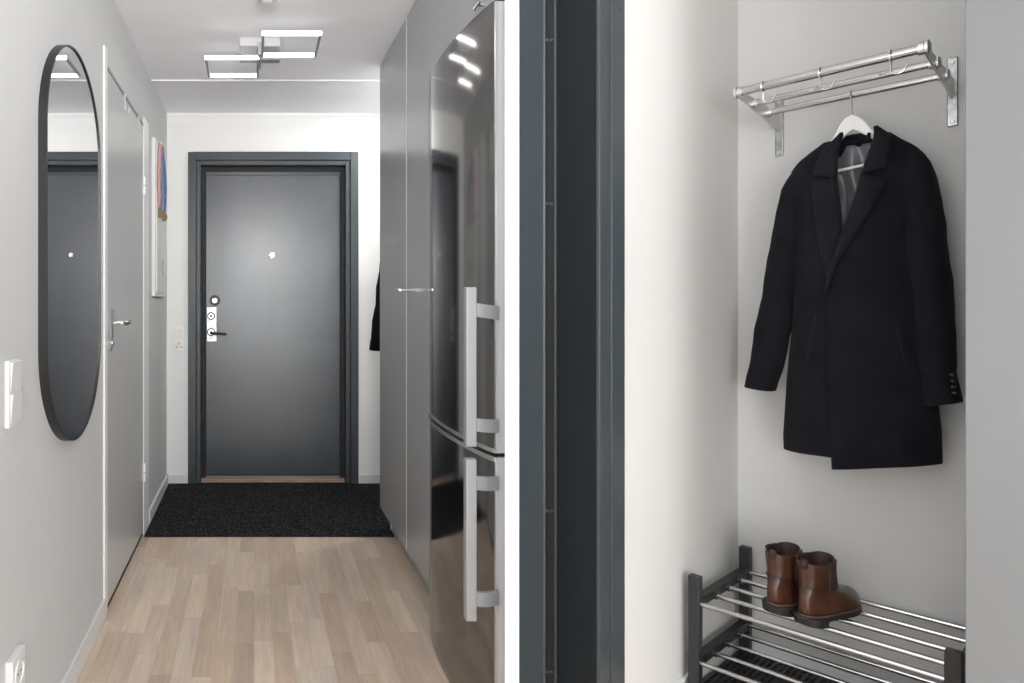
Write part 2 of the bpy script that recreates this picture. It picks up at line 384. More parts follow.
for dx,dz in ((0,.014),(-.014,-.006),(.014,-.006)):
    m_.disc(((a.x+b_.x)/2+dx,YB-.0085,b_.z+.036+dz),(0,-1,0),.005,.001,10)
m_.build('pin_holes', M['dark_hole'], r)
MB().ringtorus(((a.x+b_.x)/2,YB-.008,b_.z+.036),(0,1,0),.026,.002).build('socket_rim', M['pale_socket'], r)

# ------------------------------------------------------------------ fuse cabinet and medals
r = thing('fuse_cabinet', (XL,3.72,1.213), 'white metal fuse cabinet mounted high beside the pale grey door', 'cabinet')
MB().box(XL,XL+.020,3.524,3.93,1.213,2.09).build('cabinet_box', M['cabinet'], r, bevel=.002)
dr = MB().box(XL+.020,XL+.024,3.56,3.91,1.235,2.07).build('cabinet_door', M['cabinet'], r, bevel=.001)
MB().box(XL+.024,XL+.028,3.76,3.80,1.34,1.43).build('recessed_grip', M['wardrobe'], dr, bevel=.001)
def medal(yp, ym, xc, ztop, zbot, m, label, sw):
    r = thing('medal', (xc,ym,zbot), label, 'medal', 'medals hanging on the fuse cabinet')
    n = 16
    for k in (0,1):
        rows=[]
        for i in range(n+1):
            t=i/n; y=yp+(ym-yp)*t+sw*math.sin(PI*t)*(1 if k else .4); x=xc+.002*k+.004*math.sin(PI*t)+.001*math.sin(9*t+k)
            z=ztop+(zbot+.052-ztop)*t; w=.052-.016*t
            rows.append([Vector((x-.006,y-w/2,z)),Vector((x+.001,y,z)),Vector((x+.007,y+w/2,z))])
        MB().grid(rows).build('ribbon', m, r, solid=.0012)
    MB().tube([(xc-.010,yp,ztop-.006),(xc+.004,yp,ztop-.002),(xc+.008,yp,ztop+.006)],.004,8).build('peg', M['chrome_soft'], r)
    c = Vector((xc,ym,zbot+.026)); MB().disc(c,(.75,-.66,0),.027,.005,28,.001).build('medallion', M['gold'], r)
    MB().ringtorus(c+Vector((.002,0,.028)),(1,0,0),.006,.0015,16,6).build('ring', M['gold'], r)
medal(3.64, 3.60, XL+.031, 2.085, 1.655, M['pink'], 'bronze medal on pink ribbon hanging by the fuse cabinet', -.05)
medal(3.66, 3.75, XL+.033, 2.075, 1.655, M['blue'], 'bronze medal on blue ribbon hanging by the fuse cabinet', .06)

# ------------------------------------------------------------------ door mat
mp = [(XL+.014,3.20),(.705,3.20),(.705,3.325),(1.118,3.325),(1.118,4.125),(DX1,4.125),(DX1,4.15),(DX0,4.15),(DX0,4.125),(XL+.014,4.125)]
o = MB().prism(mp, 0, .008).build('doormat', M['mat'], bevel=.003); tag(o, 'large black flecked entrance mat in front of the dark door', 'doormat')

# ------------------------------------------------------------------ wardrobe
XW = .653
r = thing('wardrobe', (.83,2.85,0), 'tall grey flat-fronted wardrobe reaching the ceiling beside the fridge', 'wardrobe')
MB().box(XW+.020,1.118,2.40,3.31,.10,CE-.002).build('carcass', M['wardrobe'], r)
MB().box(.71,1.10,2.40,3.295,.0,.10).build('plinth', M['plinth'], r)
MB().box(.706,.712,3.295,3.305,.0,.085).build('plinth_cap', M['seam'], r)
for (y0,y1) in ((2.737,3.31),(2.385,2.727)):
    d_ = MB().box(XW,XW+.019,y0,y1,.118,CE-.006).build('wardrobe_door', M['wardrobe'], r, bevel=.0012)
    if y0 < 2.7:
        yk = 2.690; zk = H+(PY0-290)*2.69/F
        MB().tube([(XW,yk,zk),(XW-.040,yk,zk)],.006,12).tube([(XW-.042,yk-.02,zk),(XW-.042,yk+.02,zk)],.007,12).build('pull', M['chrome'], d_)
MB().box(XW-.0005,XW+.0195,2.7265,2.7375,.118,CE-.006).build('edge_strip', M['seam'], r)

# ------------------------------------------------------------------ cupboard over the fridge
r = thing('wall_cupboard', (.83,2.0,1.99), 'grey cupboard above the fridge with a small dark pull', 'cupboard')
MB().box(XW+.020,1.0,1.73,2.383,1.992,CE-.002).build('carcass', M['wardrobe'], r)
d_ = MB().box(XW,XW+.019,1.72,2.383,1.992,CE-.006).build('cupboard_door', M['wardrobe'], r, bevel=.0012)
zk = H+299*1.80/F
MB().tube([(XW,1.81,zk),(XW-.016,1.81,zk)],.005,12).tube([(XW-.018,1.785,zk),(XW-.018,1.835,zk)],.005,12).build('pull', M['chrome'], d_)

# ------------------------------------------------------------------ fridge
r = thing('refrigerator', (.83,2.0,0), 'tall dark stainless fridge freezer with bowed doors and bar handles', 'refrigerator')
MB().box(XW+.030,.965,1.695,2.365,.02,1.972).build('body', M['fridge_side'], r, bevel=.004)
# bowed door outline in plan
def bow(y):
    t = (y-2.026)/.346
    return .604+.049*abs(t)**2.2 if t > 0 else .604+.030*abs(t)**2.2
def doorplan(off=0.0, inset=0.0):
    ys = [1.684+inset+(2.372-1.684-2*inset)*i/40 for i in range(41)]
    p = [(bow(y)+off, y) for y in ys]
    p[0] = (p[0][0]+.003, p[0][1])
    return p+[(XW+.028, 2.372-inset), (XW+.028, 1.684+inset)]
def door_piece(z0,z1,m,name,par,off=0,inset=0,bev=0):
    return MB().prism(doorplan(off,inset), z0, z1).build(name, m, par, bevel=bev)
ud = door_piece(.792,1.974,M['fridge'],'fridge_door',r)
door_piece(.781,.792,M['fridge_trim'],'door_trim',ud,-.002)
door_piece(.772,.781,M['rubber'],'door_gap',r,.006,.004)
ld = door_piece(.004,.758,M['fridge'],'freezer_door',r)
door_piece(.758,.771,M['fridge_trim'],'door_trim',ld,-.002)
door_piece(1.974,1.978,M['black_plastic'],'top_edge',ud,.002)
xe = bow(1.684)+.003
for (z0,z1,par) in ((.782,1.972,ud),(.004,.770,ld)):
    MB().box(xe+.001,XW+.026,1.679,1.684,z0,z1).build('door_side', M['fridge_side'], par)
    MB().box(xe-.001,xe+.004,1.677,1.690,z0,z1).build('side_trim', M['fridge_trim'], par, bevel=.001)
def handle(zb,zt,b1,b2,par):
    h_ = MB().box(.5455,.5735,1.640,1.664,zb,zt).build('bar_handle', M['fridge_handle'], par, bevel=.003)
    for (z0,z1) in (b1,b2):
        rows=[]
        path=[(.570,1.6535),(.585,1.6525),(.602,1.656),(.620,1.664),(.642,1.676)]
        rings=[]
        for i,(x,y) in enumerate(path):
            dz = -.0022*i
            rings.append([Vector((x,y-.005,z0+dz)),Vector((x,y-.005,z1+dz)),Vector((x+.002,y+.006,z1+dz)),Vector((x+.002,y+.006,z0+dz))])
        MB().loft(rings).build('bracket', M['fridge_handle'], h_, bevel=.001)
    return h_
handle(.807,1.2186,(1.142,1.178),(.846,.880),ud)
handle(.3575,.776,(.695,.731),(.394,.432),ld)

# ------------------------------------------------------------------ ceiling lamp
zl = CE
lamp = thing('ceiling_light', (.03,2.95,CE-.02), 'flat ceiling lamp made of two offset square light frames', 'ceiling light')
MB().box(-.067,.122,2.95,3.11,CE-.042,CE).build('ceiling_box', M['lamp_body'], lamp, bevel=.003)
MB().box(-.067,.122,3.0,3.045,CE-.085,CE-.070).build('arm', M['lamp_metal'], lamp, bevel=.002)
MB().box(.017,.033,2.9,3.08,CE-.10,CE-.042).build('bracket', M['lamp_metal'], lamp, bevel=.002)
def lampframe(x0,x1,y0,y1,z,par):
    t = .013; hh = .014
    for xa in (x0,x1-.012): MB().box(xa,xa+.012,y0,y1,z,z+hh).build('light_frame', M['lamp_metal'], par, bevel=.001)
    for (a0,a1,b0,b1) in ((x0+.0005,x1-.0005,y0-.001,y0+.013),(x0+.012,x1-.012,y1-.013,y1)):
        lb = MB().box(a0,a1,b0,b1,z,z+t).build('light_bar', M['diffuser'], par, bevel=.001)
        MB().box(a0-.0005,a1+.0005,b0-.004,b1+.004,z+t,z+t+.003).build('bar_cover', M['lamp_metal'], lb)
lampframe(-.2285,.024,2.94,3.185,H+1.121,lamp)
lampframe(.032,.2835,2.66,2.907,H+1.115,lamp)
r = thing('smoke_alarm', (.055,2.48,CE-.06), 'small pale square box on the ceiling nearer than the frame lamp', 'ceiling fitting')
MB().box(.016,.092,2.42,2.537,CE-.038,CE).build('alarm_body', M['lamp_body'], r, bevel=.006)
MB().box(.034,.072,2.44,2.520,CE-.042,CE-.037).build('front_cover', M['white'], r, bevel=.002)

# ------------------------------------------------------------------ white wall end between the halls
A = at(505,0,1.50); B = at(519,0,1.50)
struct('trim_3', MB().prism([(A.x,A.y),(B.x,B.y),(.684,1.655),(.662,1.672)],0,CE), M['post'])

# ------------------------------------------------------------------ the dark frame and the niche walls
vr = v_of(600,0)
wn = MB().rbox(-.04,0,-.04,vr,0,CE)
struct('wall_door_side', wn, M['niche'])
struct('wall_coat', rbox(-.04,WU,-.06,0,0,CE), M['coatwall_shaded'])
vj = v_of(545,-.13)
d3 = thing('door_3', RW(0,1.0,0), 'charcoal door frame seen edge-on', 'door'); d3['kind'] = 'structure'; del d3['category']
TOPZ = 2.30
def r3(n,m,*a,**k): return MB().rbox(*a).build(n,m,d3,**k)
v625 = v_of(625,.012); v612 = v_of(612,.012); v609 = v_of(609.5,.006); v600 = v_of(600,.008)
r3('casing',M['frame_paint'],-.001,.012,v625,v612,0,TOPZ,bevel=.0015)
r3('casing_groove',M['rubber'],-.001,.001,v612,v609,0,TOPZ)
r3('casing_lip',M['frame_paint'],-.001,.008,v609,v600,0,TOPZ,bevel=.0015)
r3('jamb',M['jamb_shaded'],-.098,.0,v600-.03,v600,0,TOPZ,bevel=.001)
v555 = v_of(555,-.098)
r3('door_stop',M['frame_paint'],-.1005,-.098,v600-.02,v555,0,TOPZ,bevel=.0015)
va = v_of(545,-.128)
r3('seal',M['rubber'],-.140,-.128,v555-.03,va,0,TOPZ)
r3('stop_return',M['rubber'],-.130,-.1006,v555-.010,v555-.0003,0,TOPZ)
v543 = v_of(545,-.122); v519 = v_of(519.3,-.122)
r3('door_leaf',M['frame_paint'],-.130,-.122,v543+.004,v519,0,TOPZ,bevel=.001)
r3('leaf_edge',M['alu'],-.150,-.1205,v543,v543+.0045,0,TOPZ)
for py_ in (40,203.5,511,672):
    for uu in (-.108,-.119):
        ww = w_of(py_,uu,v555)
        MB().disc(RW(uu,v555-.0005,ww),(V[0],V[1],0),.0042,.0022,14,.001).build('screw', M['frame_paint'], d3)
    # small cap screws
MB().rbox(-.04,0,v600,v519+.04,TOPZ,CE).build('header', M['niche'], d3)
vv = v_of(620.5,.012); MB().disc(RW(.012,vv,w_of(9,.012,vv)),(U[0],U[1],0),.004,.0015,12).build('screw', M['frame_paint2'], d3)
struct('floor_niche', rbox(0,.56,0,.58,0,.100), M['floor'])
struct('baseboard_niche', rbox(0,.011,.011,v625-.002,.0,.142), M['base'], bevel=.002)
struct('baseboard_coat', rbox(0,.56,0,.011,.100,.142), M['base'], bevel=.002)

# grey tall cupboard on the right
VW = .55
uw = u_of(965.3, VW)
r = thing('tall_cupboard', RW(1.2,.3,0), 'plain light grey tall cupboard front at right edge of the coat niche', 'cupboard')
MB().rbox(uw,WU-.02,.001,VW-.019,0,CE-.002).build('carcass', M['closet'], r)
MB().rbox(uw,uw+.75,VW-.018,VW,0.06,CE-.004).build('cupboard_door', M['closet'], r, bevel=.0012)
MB().rbox(uw+.753,uw+1.503,VW-.018,VW,0.06,CE-.004).build('cupboard_door', M['closet'], r, bevel=.0012)

# far room walls and windows (behind the camera)
struct('wall_window', rbox(WU,WU+.12,-.06,4.60,0,CE), M['wall_white'])
def window(n, v0,v1,w0,w1,power,spread=180):
    t = .05
    fr = MB().rbox(WU-.03,WU,v0-t,v0,w0-t,w1+t).rbox(WU-.03,WU,v1,v1+t,w0-t,w1+t).rbox(WU-.03,WU,v0,v1,w0-t,w0).rbox(WU-.03,WU,v0,v1,w1,w1+t)
    o = struct('window_%d'%n, fr, M['white'])
    MB().rbox(WU-.012,WU-.006,v0,v1,w0,w1).build('pane', M['mirror'] if False else M['skyglass'], o)
    la = bpy.data.lights.new('window_and_fill_light','AREA'); la.shape='RECTANGLE'; la.size = v1-v0; la.size_y = w1-w0; la.energy = power; la.color=(.965,.985,1)
    la.spread = math.radians(spread)
    lo = bpy.data.objects.new('window_and_fill_light', la); COL.objects.link(lo)
    lo.location = RW(WU-.04,(v0+v1)/2,(w0+w1)/2)
    d = Vector((-U[0],-U[1],0)); lo.rotation_euler = d.to_track_quat('-Z','Z').to_euler()
    return lo
M['skyglass'] = mat('daylit_pane', (.8,.85,.9,1), .1, emit=(.95,.98,1,1), es=1.5)
window(1,1.00,1.46,.55,2.2,28)
window(2,2.85,4.30,.30,1.65,52)

# ------------------------------------------------------------------ hat rack
ULb, URb = .105, .458
hr = thing('hat_rack', RW(.28,.0,1.70), 'chrome wall hat rack with three rods above the black coat', 'coat rack')
ROD = [(.322,1.748,.0112),(.208,1.738,.0092),(.098,1.731,.0092)]
dw = .006
def tilt(u): return (u-.105)/.353*dw
for (v,w,rad) in ROD:
    MB().tube([RW(ULb+.002,v,w),RW(URb-.002,v,w+dw)],rad,20).build('rod', M['rod'], hr)
for k,ub in enumerate((ULb,URb)):
    w0 = tilt(ub)
    s_ = -1 if k == 0 else 1
    th = .004
    prof = [(0.006,1.772+w0),(.09,1.738+w0),(.20,1.742+w0),(.325,1.752+w0),(.334,1.742+w0),(.325,1.733+w0),(.2,1.712+w0),(0.006,1.678+w0)]
    prof = [(.004,1.742+w0),(.330,1.756+w0),(.336,1.748+w0),(.330,1.738+w0),(.004,1.690+w0)]
    vs = [RW(ub-th/2,p[0],p[1]) for p in prof]+[RW(ub+th/2,p[0],p[1]) for p in prof]; n=len(prof)
    MB().add(vs,[tuple(range(n)),tuple(range(2*n-1,n-1,-1))]+[(i,(i+1)%n,n+(i+1)%n,n+i) for i in range(n)]).build('bracket', M['alu'], hr)
    pl = MB().rbox(ub-.010,ub+.010,.0005,.005,1.617+w0*1.6,1.792+w0*1.6).build('wall_plate', M['steel_plate'], hr, bevel=.002)
    for wz in (1.629,1.779):
        MB().disc(RW(ub,.005,wz+w0*1.6),(V[0],V[1],0),.0042,.0025,12,.001).build('screw', M['alu'], pl)
    for (v,w,rad) in ROD:
        c = RW(ub+s_*.001,v,w+w0); c2 = RW(ub+s_*.006,v,w+w0); c3 = RW(ub+s_*.009,v,w+w0)
        MB().tube([c,c2,c3],[rad+.0055,rad+.0055,rad+.001],20).build('end_cap', M['chrome_soft'], hr)
        MB().tube([RW(ub-s_*.001,v,w+w0),RW(ub-s_*.010,v,w+w0)],rad+.0035,20).build('collar', M['chrome_soft'], hr)
hk = ['leftmost','middle','rightmost']
def s_hook(px, label):
    v = .322; u = u_of(px, v); w = 1.748+tilt(u)
    r = thing('sliding_hook', RW(u,v,w-.03), label, 'hook', 'sliding hooks on the front rod')
    MB().ringtorus(RW(u,v,w),(U[0],U[1],0),.0138,.0022,24,8).build('loop', M['chrome'], r)
    pts = [RW(u,v,w-.014),RW(u,v,w-.026)]
    for i in range(9):
        a = PI*i/8; pts.append(RW(u+.012-.012*math.cos(a), v+.0, w-.034-.010*math.sin(a)))
    pts += [RW(u+.028,v,w-.026)]
    MB().tube(pts,.002,8).build('hook_wire', M['chrome'], r)
    pts = [RW(u,v,w-.028),RW(u-.012,v-.004,w-.038),RW(u-.022,v-.006,w-.036)]
    MB().tube(pts,.002,8).build('hook_wire', M['chrome'], r)
s_hook(763,'small wire hook on front rod of hat rack, nearest the corner')
s_hook(820.5,'small wire hook at the middle of the hat rack front rod')
s_hook(891,'small wire hook on front rod of hat rack, nearest the grey cupboard')

# ------------------------------------------------------------------ hanger
VC = .112
uh = u_of(851.5,.098)
hg = thing('clothes_hanger', RW(uh,.098,1.741), 'white wooden hanger hung from the hat rack inside the black coat', 'hanger')
rr = .0125; cwr = 1.731+tilt(uh)
pts = []
for i in range(13):
    a = PI*1.15-(PI*1.15)*i/12
    pts.append(RW(uh+.0,.098+rr*math.cos(a),cwr+rr*math.sin(a)))
pts = [p for p in pts]
hu, hw_ = UW(851.5,116,.105)
pts.append(RW(uh+.002,.098+rr*.8,cwr-.014)); pts.append(RW(uh+.001,.106,cwr-.022)); pts.append(RW(uh+.003,.105,hw_-.01))
MB().tube(pts,.0019,8).build('hook_wire', M['chrome_soft'], hg)
def strip_mesh(outer, inner, v0, v1, n=2):
    """thick board between two polylines given as (u,w)"""
    k = len(outer); vs = []
    for v in (v0, v1):
        for p in outer: vs.append(RW(p[0],v,p[1]))
        for p in inner: vs.append(RW(p[0],v,p[1]))
    fs = []
    m2 = 2*k
    for i in range(k-1):
        fs.append((i,i+1,k+i+1,k+i)); fs.append((m2+i,m2+k+i,m2+k+i+1,m2+i+1))
        fs.append((i,m2+i,m2+i+1,i+1)); fs.append((k+i,k+i+1,m2+k+i+1,m2+k+i))
    fs.append((0,k,m2+k,m2)); fs.append((k-1,m2+k-1,m2+2*k-1,2*k-1))
    return MB().add(vs,fs)
def resample(pl, n):
    P = [Vector(p) for p in pl]; d=[0]
    for i in range(1,len(P)): d.append(d[-1]+(P[i]-P[i-1]).length)
    out=[]
    for i in range(n):
        t = d[-1]*i/(n-1); k=0
        while k < len(d)-2 and d[k+1] < t: k+=1
        f=(t-d[k])/max(1e-9,d[k+1]-d[k]); out.append(P[k].lerp(P[k+1],f))
    return out
hup = [UW(*p,VC) for p in ((800,178),(818,161),(828,147),(835,135),(842,122),(848,115.5),(854,114.5),(862,118),(869,126),(876,134),(890,146),(912,158))]
hdn = [UW(*p,VC) for p in ((801,184),(820,171),(832,152),(838,144),(845,136),(851,131),(855,129),(861,133),(870,137),(878,144),(892,154),(911,164))]
strip_mesh(resample(hup,24),resample(hdn,24),VC-.006,VC+.006).build('shoulder_arms', M['hanger'], hg, bevel=.002)
bl = [UW(*p,VC+.002) for p in ((812,175.5),(836,171.0),(866,164.5),(893,158.5))]
MB().tube([RW(p[0],VC,p[1]) for p in bl],.0042,12).build('trouser_bar', M['hanger'], hg)

# ------------------------------------------------------------------ coat
cg = thing('coat', RW(.28,.098,1.741), 'black wool overcoat hung on a white hanger from the hat rack', 'coat')
def outline(pl, v=VC):
    return sorted([UW(*p, v) for p in pl], key=lambda q: -q[1])
def interp(tab, w):
    if w >= tab[0][1]: return tab[0][0]
    for i in range(len(tab)-1):
        if tab[i][1] >= w >= tab[i+1][1]:
            t = (tab[i][1]-w)/max(1e-9,tab[i][1]-tab[i+1][1]); return tab[i][0]+(tab[i+1][0]-tab[i][0])*t
    return tab[-1][0]
Ltab = outline([(831,138),(822,146),(811,154),(800,163),(793,172),(792,182),(794,210),(798,250),(795,320),(789,380),(785,440),(785.5,452)])
Rtab = outline([(886,131),(900,139.5),(915,147),(925,156),(930,170),(928,200),(925,250),(928,320),(934,390),(940,440),(941,470)])
eLt = outline([(833,141),(837,187),(842,235),(846,262),(849,290),(850,480)])
eRt = outline([(871,139),(859,186),(848,222),(837,258),(829.5,285),(829.5,320),(830.5,400),(833,470)], VC+.07)
WTOP = 1.612; WHEM = .748
def depth(w):
    if w > 1.50: return max(.022, .060-(w-1.50)*.34)
    t = (1.50-w)/(1.50-WHEM); return .060+.016*math.sin(PI*min(1,t*1.1))+.008*t
def fr(u, w, side):
    """front surface distance from the wall"""
    L_, R_ = interp(Ltab,w), interp(Rtab,w); c=(L_+R_)/2; h=max(.01,(R_-L_)/2)
    x = max(-1,min(1,(u-c)/h)); d = depth(w)
    f = VC+d*(1-abs(x)**2.6)**.5
    fold = .0035*math.sin(u*60+w*3)*min(1,(1.5-w)*2 if w<1.5 else 0)
    if side == 'R': f += .011*max(0,min(1,1-(u-interp(eRt,w))/.12))
    return f+fold*(1-abs(x)**3)
def hem_shift(u, side):
    if side == 'R': return -.020+.060*max(0,min(1,(u-.215)/.25))
    return .016+.004*max(0,(u-.12)/.1)
def row(w, t):
    L_, R_ = interp(Ltab,w), interp(Rtab,w); eL, eR = interp(eLt,w), interp(eRt,w)
    eL = min(eL,R_-.02); eL=max(eL,L_+.006); eR=min(max(eR,L_+.01),R_-.006)
    c=(L_+R_)/2; h=(R_-L_)/2; d=depth(w); pts=[]
    s = max(0,(t-.35)/.65)**1.5
    n=16
    for i in range(n+1):       # right front from its edge to the side seam
        a = math.asin(max(-1,min(1,(eR-c)/h))); a = a+(PI/2-a)*i/n
        u = c+h*math.sin(a); pts.append((u, fr(u,w,'R'), w+s*hem_shift(u,'R')))
    m=22
    for i in range(1,m):       # back
        a = PI/2+PI*i/m; u = c+h*math.sin(a); x=abs(math.sin(a))
        v = VC-d*.9*(1-x**2.6)**.5+.003*math.sin(u*70)*s
        k = i/m
        pts.append((u, max(.012,v), w+s*(hem_shift(u,'R')*(1-k)+hem_shift(u,'L')*k)))
    for i in range(n+1):       # left front from the side seam to its edge
        a1 = math.asin(max(-1,min(1,(eL-c)/h))); a = -PI/2+(a1+PI/2)*i/n
        u = c+h*math.sin(a); pts.append((u, fr(u,w,'L'), w+s*hem_shift(u,'L')))
    return [RW(*p) for p in pts]
NR = 90
rows = []
for i in range(NR+1):
    t = i/NR; w = WTOP-(WTOP-WHEM)*t
    rows.append(row(w,t))
body = MB().grid(rows).build('coat_body', M['wool'], cg, solid=.006)
# shirt-side lining seen in the neck opening
lin_rows=[]
for i in range(41):
    w = 1.600-(1.600-1.25)*i/40; eL=interp(eLt,w)-.045; eR=min(interp(eRt,w)+.05, interp(Rtab,w)-.02)
    eL = max(eL, interp(Ltab,w)+.02)
    rr_=[]
    for j in range(31):
        u = eL+(eR-eL)*j/30
        v = VC-.022+.004*math.sin(u*150+w*14)+.003*math.sin(u*70-w*40)
        rr_.append(RW(u,v,w))
    lin_rows.append(rr_)
MB().grid(lin_rows).build('lining', M['lining'], cg, solid=.002)
def facing(inner, outer, side, name, m, n=26, k=9, lift=.010, th=.005, roll=.006):
    I=resample([UW(*p,VC+.07) for p in inner],n); O=resample([UW(*p,VC+.07) for p in outer],n); rows=[]
    for i in range(n):
        rr_=[]
        for j in range(k):
            s=j/(k-1); u=I[i][0]+(O[i][0]-I[i][0])*s; w=I[i][1]+(O[i][1]-I[i][1])*s
            v=fr(u,w,side)+lift+roll*math.sin(PI*s)*(1-.5*s)
            if j==0: v-=.006
            rr_.append(RW(u,v,w))
        rows.append(rr_)
    return MB().grid(rows).build(name, m, cg, solid=th)
# lapels
facing([(835,178),(838,195),(841,215),(843,238),(838,262),(830,284)],[(810,181),(812,200),(815,217),(821,250),(828.5,274),(829,284)],'L','lapel',M['wool_lapel'],lift=.006)
facing([(862,174),(856,197),(848,222),(837,255),(831,278),(829,293)],[(885.5,179),(880,196),(868,217),(850,246),(837,268),(830,293)],'R','lapel',M['wool_lapel'],lift=.009)
facing([(837.5,130),(836,138),(834,148),(834.5,162),(836,178)],[(836.5,131),(829,138),(820,147),(815,160),(811,175)],'L','collar',M['wool_lapel'],lift=.010,n=20)
facing([(871.5,124.5),(871,137),(867,155),(862,174)],[(873,124),(881,129),(888,134.5),(887,152),(885.8,168)],'R','collar',M['wool_lapel'],lift=.012,n=20)
rws=[]
for j in range(19):
    s_=j/18; v=VC+.015-.060*math.sin(PI*s_); px=835+35*s_
    rws.append([RW(*((lambda q,v_:(q[0],v_,q[1]))(UW(px,yy,v_),v_))) for (yy,v_) in ((139.5-7*s_-1.5*math.sin(PI*s_),v),(142-7*s_,v+.004),(147-6*s_,v+.002))])
MB().grid(rws).build('collar_band', M['wool'], cg, solid=.003)
# sleeves
def sleeve(pairs, vc, name, d0=.055, d1=.045):
    rings=[]; P=[(Vector(UW(*a,vc)),Vector(UW(*b,vc))) for a,b in pairs]
    # resample
    seg=[]; NS=46
    O=resample([p[0] for p in P],NS); Inn=resample([p[1] for p in P],NS)
    for i in range(NS):
        c=(O[i]+Inn[i])/2; h=(O[i]-Inn[i])/2; t=i/(NS-1)
        d=d0+(d1-d0)*t
        if i<9: d*=(.30,.44,.56,.66,.75,.82,.88,.93,.97)[i]
        rg=[]
        for k in range(28):
            a=2*PI*k/28; f=1+.02*math.sin(t*26+3*a)+.012*math.sin(t*61+a)
            x=math.copysign(abs(math.cos(a))**.85,math.cos(a)); y=math.copysign(abs(math.sin(a))**.85,math.sin(a))
            p=c+h*x*f; rg.append(RW(p[0],max(.010,vc+d*y*f+.004*math.sin(t*19)),p[1]))
        rings.append(rg)
    m=MB(); m.loft(rings,caps=False)
    # turned-in cuff and closed inside
    last=rings[-1]; cen=sum(last,Vector())/len(last)
    inner=[p.lerp(cen,.12) for p in last]; inn2=[p+(Vector((0,0,.03))) for p in inner]
    m.loft([last,inner,inn2],caps=False)
    n0=len(m.v); m.v+= [p for p in inn2]; m.f.append(tuple(range(n0,n0+len(inn2))))
    n0=len(m.v); m.v+= [p for p in rings[0]]; m.f.append(tuple(range(n0,n0+len(rings[0]))))
    return m.build(name, M['wool'], cg)
sl = sleeve([((806,163),(826,172)),((797,170),(818,187)),((790,177),(812,198)),((783,190),(806,212)),((776,222),(804,236)),((769,262),(801,272)),((761,305),(794,318)),((753,350),(784,360)),((746,386),(775,391))], VC+.004, 'sleeve')
sr = sleeve([((908,147),(895,160)),((918,150),(899,172)),((929,158),(899,190)),((938,180),(900,215)),((945,222),(903,245)),((951,270),(907,290)),((956,325),(913,340)),((956,372),(918,382)),((963,402),(920,406))], VC+.008, 'sleeve')
for q_ in (375,381,387,393):
    u,w = UW(955.5+(q_-375)*.12,q_,VC+.05)
    MB().disc(RW(u-.006,VC+.052,w),(V[0]+.5*U[0],V[1]+.5*U[1],0),.0042,.004,12,.001).build('cuff_button', M['button'], sr)
# pocket welts, seams and buttons
def welt(a,b,side,wd,name='pocket_welt',lift=.004):
    A_,B_ = Vector(UW(*a,VC+.06)),Vector(UW(*b,VC+.06)); d=(B_-A_).normalized(); nrm=Vector((-d[1],d[0])); rows=[]
    for i in range(11):
        p=A_.lerp(B_,i/10); rows.append([RW(*( (p+nrm*s)[0], fr((p+nrm*s)[0],p[1],side)+lift, (p+nrm*s)[1])) for s in (-wd/2,0,wd/2)])
    return MB().grid(rows).build(name, M['wool_lapel'], cg, solid=.004)
welt((808,361),(818,314),'L',.008); welt((898,326),(907,364),'R',.008)
for (px_,py_) in ((828.5,271),):
    u,w=UW(px_,py_,VC+.07); MB().disc(RW(u,fr(u,w,'R' if py_>300 else 'L')+.004,w),(V[0],V[1],0),.0058,.003,14,.001).build('button', M['button'], cg)

# ------------------------------------------------------------------ shoe rack
SY = math.radians(-3.2)
S0 = RW(.045,.0,.100)
sr_ = thing('shoe_rack', S0, 'two-tier shoe rack with black posts and chrome rods under the coat', 'shoe rack')
def SR(a,b,w):       # a along the rack, b out from the wall
    ca,sa = math.cos(SY),math.sin(SY)
    return RW(.045+a*ca-b*sa*-1*-1, .036+b*ca+a*sa, w)
def SR(a,b,w):
    ca,sa = math.cos(SY),math.sin(SY)
    return RW(.032+a*ca-b*sa*0, .040+b+a*sa, w)
def sbox(a0,a1,b0,b1,w0,w1):
    return MB().hexa([SR(a0,b0,w0),SR(a1,b0,w0),SR(a1,b1,w0),SR(a0,b1,w0),SR(a0,b0,w1),SR(a1,b0,w1),SR(a1,b1,w1),SR(a0,b1,w1)])
LEN = .478
P0,P1 = 0.0,.360
wf = .100
for a in (0,LEN):
    for b in (P0,P1):
        p = sbox(a-.013,a+.013,b-.013,b+.013,wf,.432).build('post', M['black_plastic'], sr_, bevel=.0015)
TOPW = .358; LOWW = .197
for wl_ in (TOPW,LOWW):
    for a in (0,LEN):
        sbox(a-.011,a+.011,P0+.012,P1-.012,wl_-.012,wl_+.012).build('side_rail', M['black_plastic'], sr_, bevel=.0015)
    nr = 5
    for i in range(nr):
        b = P0+.002+(P1-P0-.004)*i/(nr-1)
        MB().tube([SR(.004,b,wl_+.0),SR(LEN-.004,b,wl_+.006)],.0066,14).build('rod', M['rod'], sr_)
        if 0<i<nr-1:
            MB().tube([SR(.004,b,wl_+.0),SR(.02,b,wl_+.0)],.0095,14).build('rod_socket', M['black_plastic'], sr_)

# ridged shoe mat below the rack
sm = MB(); 
mv0,mv1,mu0,mu1 = .014,.44,.014,.50
sm.rbox(mu0,mu1,mv0,mv1,.1005,.107)
for i in range(36):
    u=mu0+.006+i*.0142
    if u+.007 < mu1: sm.rbox(u,u+.006,mv0+.01,mv1-.01,.107,.112)
for j in range(12):
    v=mv0+.012+j*.034
    sm.rbox(mu0+.005,mu1-.005,v,v+.004,.107,.1105)
o = sm.build('boot_tray', M['black_plastic']); tag(o,'black ridged rubber mat on the floor under the shoe rack','mat')

